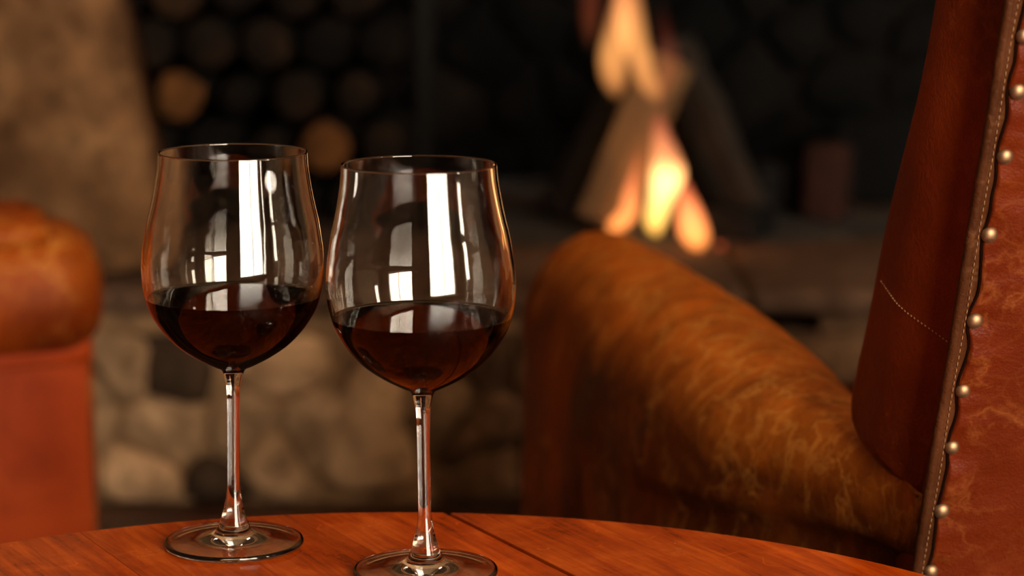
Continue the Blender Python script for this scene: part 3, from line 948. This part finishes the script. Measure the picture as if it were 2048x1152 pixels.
# ------------------------------------------------------------------ nailed wing chair (seen from behind)
CO, CA = Vector((0.2391, 1.360, 0.0)), R(10.25)
CZ = 0.511                                          # height at which the back edge passes the origin
LEAN = R(18.8)
chair = empty('wing_chair', CO, CA)
tag(chair, 'worn brown leather wing chair with brass nails along its outside back', 'armchair')
TL, CL, SL = math.tan(LEAN), math.cos(LEAN), math.sin(LEAN)
def back_pt(v, l, d=0.0):
    """on the leaning outside back: v across, l up along it, d outwards (towards the camera)"""
    return Vector((v, -l * SL - d * CL, CZ + l * CL - d * SL))
CW = 0.70
LB, LT = -0.40, 0.58                                # extent of the back along the lean
nails = [(0.0106, 0.3004), (0.0123, 0.2689), (0.0113, 0.2309), (0.0100, 0.1839), (0.0100, 0.1302), (0.0100, 0.0850), (0.0092, 0.0474), (0.0095, 0.0040), (0.0091, -0.0386),
         (0.0092, -0.080), (0.0095, -0.122), (0.0095, -0.165), (0.0110, 0.340), (0.0108, 0.381), (0.0110, 0.424), (0.0110, 0.466)]
nl = sorted(n[1] for n in nails)
rg = random.Random(3)

def lerp(a, b, t): return a + (b - a) * t
def smooth(t): t = max(0.0, min(1.0, t)); return t * t * (3 - 2 * t)

# outside back: leather sheet with a wavy overlapped edge pulled in at each nail
V, F = [], []
ts = [LB + (LT - LB) * i / 260 for i in range(261)]
def edge_v(l):
    d = min(abs(l - q) for q in nl)
    return 0.0066 + 0.0026 * smooth(d / 0.018) + 0.0007 * math.sin(l * 170 + 1)
us = [0.0, 0.0008, 0.002, 0.004, 0.006, 0.009, 0.013, 0.018, 0.026, 0.038, 0.06, 0.10, 0.2, 0.4, 0.6, 0.69]
for l in ts:
    e = edge_v(l)
    for i, u_ in enumerate(us):
        v_ = min(e + u_, CW - 0.006)
        d = 0.0034 if i > 0 else 0.0006
        d += 0.004 * smooth((u_ - 0.012) / 0.10)
        for nv, nlq in nails:
            rr = ((v_ - nv) ** 2 + (l - nlq) ** 2)
            if rr < 0.0016: d -= 0.0026 * math.exp(-rr / 0.00008)
        # puckers radiating from the nails
        if 0 < u_ < 0.06:
            d += 0.0007 * math.sin(l * 420 + 3 * noise.noise(Vector((v_ * 40, l * 30, 0)))) * math.exp(-u_ / 0.018)
            d += 0.0016 * noise.noise(Vector((v_ * 35, l * 45, 4)))
        V.append(back_pt(v_, l, d))
W_ = len(us)
for i in range(len(ts) - 1):
    for j in range(W_ - 1):
        F.append((i * W_ + j, i * W_ + j + 1, (i + 1) * W_ + j + 1, (i + 1) * W_ + j))
mesh_obj('outside_back', V, F, M['back'], chair, True, False)
# welt band under the wavy edge, piping along the corner, stitch line
V, F = [], []
for l in ts:
    for v_, d in ((-0.0005, -0.004), (0.0, 0.0012), (0.0025, 0.0022), (0.0048, 0.0016), (0.0062, 0.0004), (0.012, 0.0002), (0.012, -0.004)):
        V.append(back_pt(v_, l, d + 0.0004 * noise.noise(Vector((v_ * 90, l * 60, 1)))))
for i in range(len(ts) - 1):
    for j in range(6):
        F.append((i * 7 + j, i * 7 + j + 1, (i + 1) * 7 + j + 1, (i + 1) * 7 + j))
mesh_obj('welt', V, F, M['welt'], chair, True, False)
V, F = [], []
for l in ts:
    for v_ in (edge_v(l) - 0.0009, edge_v(l) + 0.0006):
        V.append(back_pt(v_, l, 0.0014))
for i in range(len(ts) - 1):
    F.append((i * 2, i * 2 + 1, i * 2 + 3, i * 2 + 2))
mesh_obj('seam_gap_shade', V, F, M['gap'], chair, True, False)  # dark strip painted as the shadow below the wavy edge
tube('piping', [back_pt(0.0002 + 0.0006 * noise.noise(Vector((0, l * 14, 2))), l, 0.0006) for l in ts[::4]], 0.0029, M['welt'], chair, 10)
tube('piping', [back_pt(CW, l, 0.0006) for l in ts[::8]], 0.004, M['welt'], chair, 8)
V, F = [], []
bmst = bmesh.new()
l = LB + 0.01
while l < LT - 0.01:
    c0 = back_pt(0.0040 + 0.0003 * math.sin(l * 60), l, 0.0023); c1 = back_pt(0.0040 + 0.0003 * math.sin(l * 60), l + 0.0030, 0.0023)
    m_ = Matrix.Translation((c0 + c1) / 2) @ (c1 - c0).to_track_quat('Z', 'Y').to_matrix().to_4x4() @ Matrix.Diagonal((0.00035, 0.00035, 0.0017, 1))
    bmesh.ops.create_icosphere(bmst, subdivisions=1, radius=1.0, matrix=m_)
    l += 0.0042
st_ = bm_obj('edge_stitching', bmst, M['thread'], chair)
st_['kind'] = 'stuff'
# brass nails: slightly squashed domes with a rim
dome = [(0.0, 0.0036)] + [(0.0047 * math.sin(a), 0.0036 * math.cos(a)) for a in [R(8 * k) for k in range(1, 11)]] + [(0.0048, 0.0), (0.0044, -0.001)]
nail_me = None
nq = Vector((0, 0, 1)).rotation_difference(Vector((0, -CL, -SL)))
for nv, nlq in nails:
    if nail_me is None:
        o = lathe('brass_nail', dome, M['brass'], chair, 24); nail_me = o.data
    else:
        o = link_mesh('brass_nail', nail_me, None, chair, False)
    o.location = back_pt(nv, nlq, 0.0016)
    o.rotation_mode = 'QUATERNION'
    o.rotation_quaternion = nq
    s_ = rg.uniform(0.94, 1.06)
    o.scale = (s_, s_, s_)

# wing: padded panel, its lower front corner resting on the arm
def edge_y(z): return -(z - CZ) * TL
wing_outline = [(edge_y(0.505) + 0.004, 0.505), (0.042, 0.512), (0.102, 0.521), (0.121, 0.532), (0.127, 0.548), (0.126, 0.566), (0.106, 0.603), (0.094, 0.6256), (0.066, 0.688), (0.0395, 0.731), (0.0165, 0.768),
                (-0.003, 0.813), (-0.018, 0.87), (-0.025, 0.93), (-0.045, 0.99), (-0.085, 1.03), (-0.125, 1.045), (edge_y(1.045) + 0.004, 1.045)]
def soft_panel(name, outline, x0, x1, mat, parent, inset=0.03, side=1, rings=7):
    """cushion-edged panel: outline in (y, z), thickness x0..x1, rim rounded like stuffed leather"""
    cy_ = sum(p[0] for p in outline) / len(outline); cz_ = sum(p[1] for p in outline) / len(outline)
    pts = []
    n = len(outline)
    for i in range(n):
        a, b = outline[i], outline[(i + 1) % n]
        for k in range(4): pts.append((lerp(a[0], b[0], k / 4), lerp(a[1], b[1], k / 4)))
    # smooth a little
    for _ in range(2):
        pts = [((pts[i - 1][0] + 2 * pts[i][0] + pts[(i + 1) % len(pts)][0]) / 4, (pts[i - 1][1] + 2 * pts[i][1] + pts[(i + 1) % len(pts)][1]) / 4) for i in range(len(pts))]
    m = len(pts)
    nrm = []
    for i in range(m):
        a, b = pts[i - 1], pts[(i + 1) % m]
        ty, tz = b[0] - a[0], b[1] - a[1]
        l_ = math.hypot(ty, tz) or 1
        ny, nz_ = tz / l_, -ty / l_
        if (pts[i][0] - cy_) * ny + (pts[i][1] - cz_) * nz_ < 0: pass
        nrm.append((ny, nz_))
    area = sum(pts[i][0] * pts[(i + 1) % m][1] - pts[(i + 1) % m][0] * pts[i][1] for i in range(m))
    sgn = -1.0 if area > 0 else 1.0                 # inward normal
    V, F = [], []
    xm, hx = (x0 + x1) / 2, (x1 - x0) / 2
    for r_ in range(rings * 2 + 1):
        ph = math.pi * r_ / (rings * 2)
        x = xm - hx * math.cos(ph)
        ins = inset * (1 - math.sin(ph))
        for i in range(m):
            w_ = 1.0 if pts[i][0] - edge_y(pts[i][1]) > 0.02 else 0.35       # the rear edge is tacked down flatter
            yy, zz = pts[i][0] + sgn * nrm[i][0] * ins * w_, pts[i][1] + sgn * nrm[i][1] * ins * w_
            V.append((x + side * dip(yy, zz) * (0.5 + 0.5 * math.cos(ph) * side), yy, zz))
    for r_ in range(rings * 2):
        for i in range(m):
            j = (i + 1) % m
            F.append((r_ * m + i, r_ * m + j, (r_ + 1) * m + j, (r_ + 1) * m + i))
    for base, xx in ((0, x0), (rings * 2 * m, x1)):
        nb = len(V)
        for i in range(m):
            yy, zz = V[base + i][1] + sgn * nrm[i][0] * 0.002, V[base + i][2] + sgn * nrm[i][1] * 0.002
            V.append((xx + (side * dip(yy, zz) if (base == 0) == (side > 0) else 0.0), yy, zz))
        for i in range(m):
            j = (i + 1) % m
            F.append((base + i, base + j, nb + j, nb + i))
        # the cap is a strip of quads between the two long edges, so it can follow the dip
        outer = (base == 0) == (side > 0)
        if outer:
            ROWS, K = 40, 12
            zs = [V[nb + i][2] for i in range(m)]
            bmf = bmesh.new()
            vs = [bmf.verts.new(V[nb + i]) for i in range(m)]
            f0 = bmf.faces.new(vs)
            r_ = bmesh.ops.triangulate(bmf, faces=[f0])
            bmesh.ops.subdivide_edges(bmf, edges=[e for e in bmf.edges if not e.is_boundary], cuts=5, use_grid_fill=True)
            bmesh.ops.triangulate(bmf, faces=bmf.faces[:])
            bmf.verts.index_update()
            nb2 = len(V)
            for v in bmf.verts:
                V.append((xx + side * dip(v.co.y, v.co.z), v.co.y, v.co.z))
            for f in bmf.faces:
                F.append(tuple(nb2 + v.index for v in f.verts))
            bmf.free()
        else:
            F.append(tuple(nb + i for i in range(m)))
    o = mesh_obj(name, V, F, mat, parent)
    bmw = bmesh.new(); bmw.from_mesh(o.data)
    bmesh.ops.remove_doubles(bmw, verts=bmw.verts, dist=0.00003)
    bmesh.ops.recalc_face_normals(bmw, faces=bmw.faces)
    bmw.to_mesh(o.data); bmw.free()
    return o
def dip(y, z): return 0.016 * (1 - smooth((y - edge_y(z)) / 0.075))
wing_o = soft_panel('wing', wing_outline, -0.010, 0.050, M['wing'], chair, 0.022, 1)
soft_panel('wing', wing_outline, CW - 0.050, CW + 0.010, M['wing'], chair, 0.022, -1)
# seam across the outside of the wing
def wing_pt(y, z): return Vector((-0.0132, y, z))
bmst = bmesh.new()
sa, sb = Vector((0, 0.058, 0.6405)), Vector((0, -0.036, 0.6125))
NST = 30
for k in range(NST):
    c = sa.lerp(sb, (k + 0.5) / NST); c.x = -0.0105 + dip(c.y, c.z)
    dirv = (sb - sa).normalized()
    m_ = Matrix.Translation(c) @ dirv.to_track_quat('Z', 'Y').to_matrix().to_4x4() @ Matrix.Diagonal((0.0004, 0.0004, 0.0014, 1))
    bmesh.ops.create_icosphere(bmst, subdivisions=1, radius=1.0, matrix=m_)
st2 = bm_obj('seam_stitching', bmst, M['thread_pale'], wing_o)
st2['kind'] = 'stuff'
st2['label'] = 'pale diagonal row of stitches on the wing'

# arm: padded roll over an upright side, narrowing to its rounded rear end under the wing
def chair_arm(name, side, mat, x_mid=0.0, parent=None):
    V, F = [], []
    secs = []
    Y0, Y1 = 0.012, 0.90
    n = 64
    for i in range(n + 1):
        t = i / n
        y = lerp(Y0, Y1, t)
        front_r = smooth((Y1 - y) / 0.05)
        hw_o = lerp(-0.002, 0.080, smooth(y / 0.38) ** 0.8)         # outer half width
        hw_i = lerp(0.045, 0.070, smooth(y / 0.45))
        rear = math.sqrt(max(0.0, 1 - max(0, (0.06 - y) / 0.06) ** 2))
        nose = math.sqrt(max(0.02, 1 - max(0, (y - (Y1 - 0.07)) / 0.0705) ** 2))
        top = lerp(0.528, 0.556, smooth(y / 0.45)) - 0.02 * (1 - rear) - 0.03 * (1 - nose)
        ho, hi = hw_o * lerp(0.8, 1, rear) * lerp(0.72, 1, nose), hw_i * lerp(0.7, 1, nose)
        crease_z = lerp(0.478, 0.430, smooth(y / 0.5))
        cd = 0.012 * (1 - smooth((y - 0.15) / 0.35)) + 0.001      # crease depth, fading forwards
        ring = []
        # inner foot -> inner side -> arch -> outer side -> crease -> panel -> outer foot
        ring += [(hi * 0.92, 0.13), (hi * 0.95, 0.30), (hi * 0.98, 0.42)]
        zb = max(0.455, crease_z + 0.010)
        rz = top - zb
        for k in range(15):
            a = math.pi * k / 14
            e = 0.94
            cx_ = math.copysign(abs(math.cos(a)) ** e, math.cos(a)); sz_ = abs(math.sin(a)) ** e
            ring.append(((hi if cx_ > 0 else ho) * cx_, zb + rz * sz_))
        ring += [(-ho * 0.99, crease_z + 0.004), (-ho + cd * 0.8, crease_z - 0.001), (-ho + cd, crease_z - 0.008), (-ho + cd * 0.55, crease_z - 0.03), (-ho + cd * 0.5, 0.36), (-ho + cd * 0.5, 0.25), (-ho + cd * 0.5, 0.13)]
        for x, z in ring:
            if z > 0.2:
                q = noise.noise(Vector((x * 14 + 5, y * 9, z * 14))) * 0.004 + noise.noise(Vector((x * 40 + 5, y * 30, z * 40))) * 0.0012
            else: q = 0
            V.append((side * (x + (q if x > 0 else -q)) + x_mid, y, z + (q if z > 0.50 else 0)))
        secs.append(len(ring))
    m = secs[0]
    for i in range(n):
        for k in range(m - 1):
            F.append((i * m + k, i * m + k + 1, (i + 1) * m + k + 1, (i + 1) * m + k))
        F.append((i * m + m - 1, i * m, (i + 1) * m, (i + 1) * m + m - 1))
    F.append(tuple(range(m))); F.append(tuple(n * m + k for k in range(m)))
    return mesh_obj(name, V, F, mat, parent)
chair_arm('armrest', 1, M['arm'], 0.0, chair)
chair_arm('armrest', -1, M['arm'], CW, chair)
# back body, side of the back below the arm, seat, legs
bm = bmesh.new()
def q8(v0, v1, l0, l1, d0, d1):
    vs = [bm.verts.new(back_pt(v, l, -d)) for v in (v0, v1) for l in (l0, l1) for d in (d0, d1)]
    for f in ((0, 1, 3, 2), (4, 6, 7, 5), (0, 4, 5, 1), (2, 3, 7, 6), (0, 2, 6, 4), (1, 5, 7, 3)):
        bm.faces.new([vs[i] for i in f])
q8(0.004, CW - 0.004, LB + 0.005, LT - 0.01, 0.0, 0.05)
bmesh.ops.bevel(bm, geom=bm.edges[:], offset=0.008, segments=2, profile=0.5, affect='EDGES')
bm_obj('back_frame', bm, M['wing'], chair)
bm = bmesh.new()
q8(0.055, CW - 0.055, -0.14, LT - 0.02, 0.052, 0.15)
bmesh.ops.bevel(bm, geom=bm.edges[:], offset=0.035, segments=4, profile=0.5, affect='EDGES')
bm_obj('backrest', bm, M['back'], chair)
box_obj('seat_base', (0.082, 0.09, 0.13), (CW - 0.082, 0.82, 0.27), M['wing'], chair, 0.02, 3)
box_obj('seat_cushion', (0.085, 0.20, 0.272), (CW - 0.085, 0.86, 0.41), M['back'], chair, 0.045, 5)
for x, y in ((0.03, 0.16), (CW - 0.03, 0.16), (0.03, 0.84), (CW - 0.03, 0.84)):
    lathe_o = lathe('leg', [(0.0, 0.0), (0.018, 0.0), (0.022, 0.05), (0.028, 0.10), (0.03, 0.135), (0.0, 0.135)], M['table_dark'], chair, 16)
    lathe_o.location = (x, y, 0)

# ------------------------------------------------------------------ red leather armchair (only its near arm shows)
LO_ = at_y(189, 640, 2.36)
LA = math.atan2(-0.89, 0.45)
ch2 = empty('club_armchair', (LO_.x, LO_.y, 0), LA)
tag(ch2, 'red-brown leather armchair whose rolled arm is rubbed orange and torn', 'armchair')
# local: +y forward (ends at y = 0), +x outwards to the camera side; arm outer panel at x = 0
def roll_arm(x_out, sgn, parent, wear=True):
    V, F = [], []
    n, m = 48, 28
    zc, rz, rx = 0.468, 0.072, 0.082
    y0, y1 = -0.80, 0.020
    for i in range(n + 1):
        y = lerp(y0, y1, (i / n) ** 0.7)
        q = max(0.0, (y - (y1 - 0.055)) / 0.055)
        k = math.sqrt(max(0.0, 1 - q * q)) if q < 1 else 0.0
        k = lerp(0.30, 1.0, k)
        for j in range(m):
            a = 2 * math.pi * j / m
            ca, sa_ = math.cos(a), math.sin(a)
            e = 0.85
            x = rx * k * math.copysign(abs(ca) ** e, ca); z = rz * k * math.copysign(abs(sa_) ** e, sa_)
            h = noise.noise(Vector((x * 18, y * 12, z * 18 + 3))) * 0.004
            V.append((x_out + sgn * (-0.058 + x + (h if ca > 0 else -h)), y, zc + z + h))
    for i in range(n):
        for j in range(m):
            j2 = (j + 1) % m
            F.append((i * m + j, i * m + j2, (i + 1) * m + j2, (i + 1) * m + j))
    F.append(tuple(range(m))); F.append(tuple(n * m + j for j in range(m)))
    arm = mesh_obj('arm_roll', V, F, M['roll'], parent)
    pan = box_obj('arm_panel', (min(x_out, x_out - sgn * 0.13), -0.79, 0.10), (max(x_out, x_out - sgn * 0.13), 0.0, 0.45), M['panel'], parent, 0.012, 4)
    tube('front_piping', [(x_out - sgn * 0.004, -0.006, z) for z in [0.10 + 0.03 * k for k in range(11)]], 0.0045, M['roll'], parent, 8)
    tube('roll_piping', [(x_out + sgn * 0.002, -0.79 + 0.05 * k, 0.402) for k in range(16)] + [(x_out + sgn * 0.000, -0.008, 0.402)], 0.004, M['panel'], parent, 8)
    return arm
arm2 = roll_arm(0.0, 1, ch2)
# torn, lifted outer skin on top of the roll
V, F = [], []
n, m = 30, 16
rg = random.Random(8)
for i in range(n + 1):
    t = i / n
    for j in range(m + 1):
        a = lerp(R(38), R(150), j / m)
        yend = -0.045 + 0.010 * noise.noise(Vector((j * 0.5, 1, 2))) + 0.004 * noise.noise(Vector((j * 1.7, 5, 2)))
        y = lerp(-0.70, yend, t)
        rr = 1.10 + 0.07 * smooth((t - 0.5) / 0.5) + 0.015 * noise.noise(Vector((y * 30, a * 3, 1)))
        if j in (0, m): rr = 0.99
        if i == n: rr -= 0.03
        V.append((-0.058 + 0.078 * rr * math.copysign(abs(math.cos(a)) ** 0.85, math.cos(a)), y, 0.468 + 0.074 * rr * abs(math.sin(a)) ** 0.85))
for i in range(n):
    for j in range(m):
        F.append((i * (m + 1) + j, i * (m + 1) + j + 1, (i + 1) * (m + 1) + j + 1, (i + 1) * (m + 1) + j))
tp = mesh_obj('torn_leather', V, F, M['roll'], ch2, True, False)
tp['label'] = 'lifted torn edge of worn orange leather'
md = tp.modifiers.new('thickness', 'SOLIDIFY'); md.thickness = 0.003; md.offset = 0
roll_arm(-0.76, -1, ch2)
box_obj('seat_base', (-0.63, -0.72, 0.10), (-0.132, -0.03, 0.26), M['panel'], ch2, 0.02, 3)
box_obj('seat_cushion', (-0.625, -0.62, 0.262), (-0.137, 0.0, 0.39), M['roll'], ch2, 0.045, 5)
box_obj('backrest', (-0.70, -0.97, 0.12), (-0.06, -0.80, 0.92), M['panel'], ch2, 0.05, 5)
for x, y in ((-0.07, -0.08), (-0.69, -0.08), (-0.07, -0.74), (-0.69, -0.74)):
    lo_ = lathe('leg', [(0.0, 0.0), (0.02, 0.0), (0.028, 0.06), (0.03, 0.102), (0.0, 0.102)], M['table_dark'], ch2, 16)
    lo_.location = (x, y, 0)
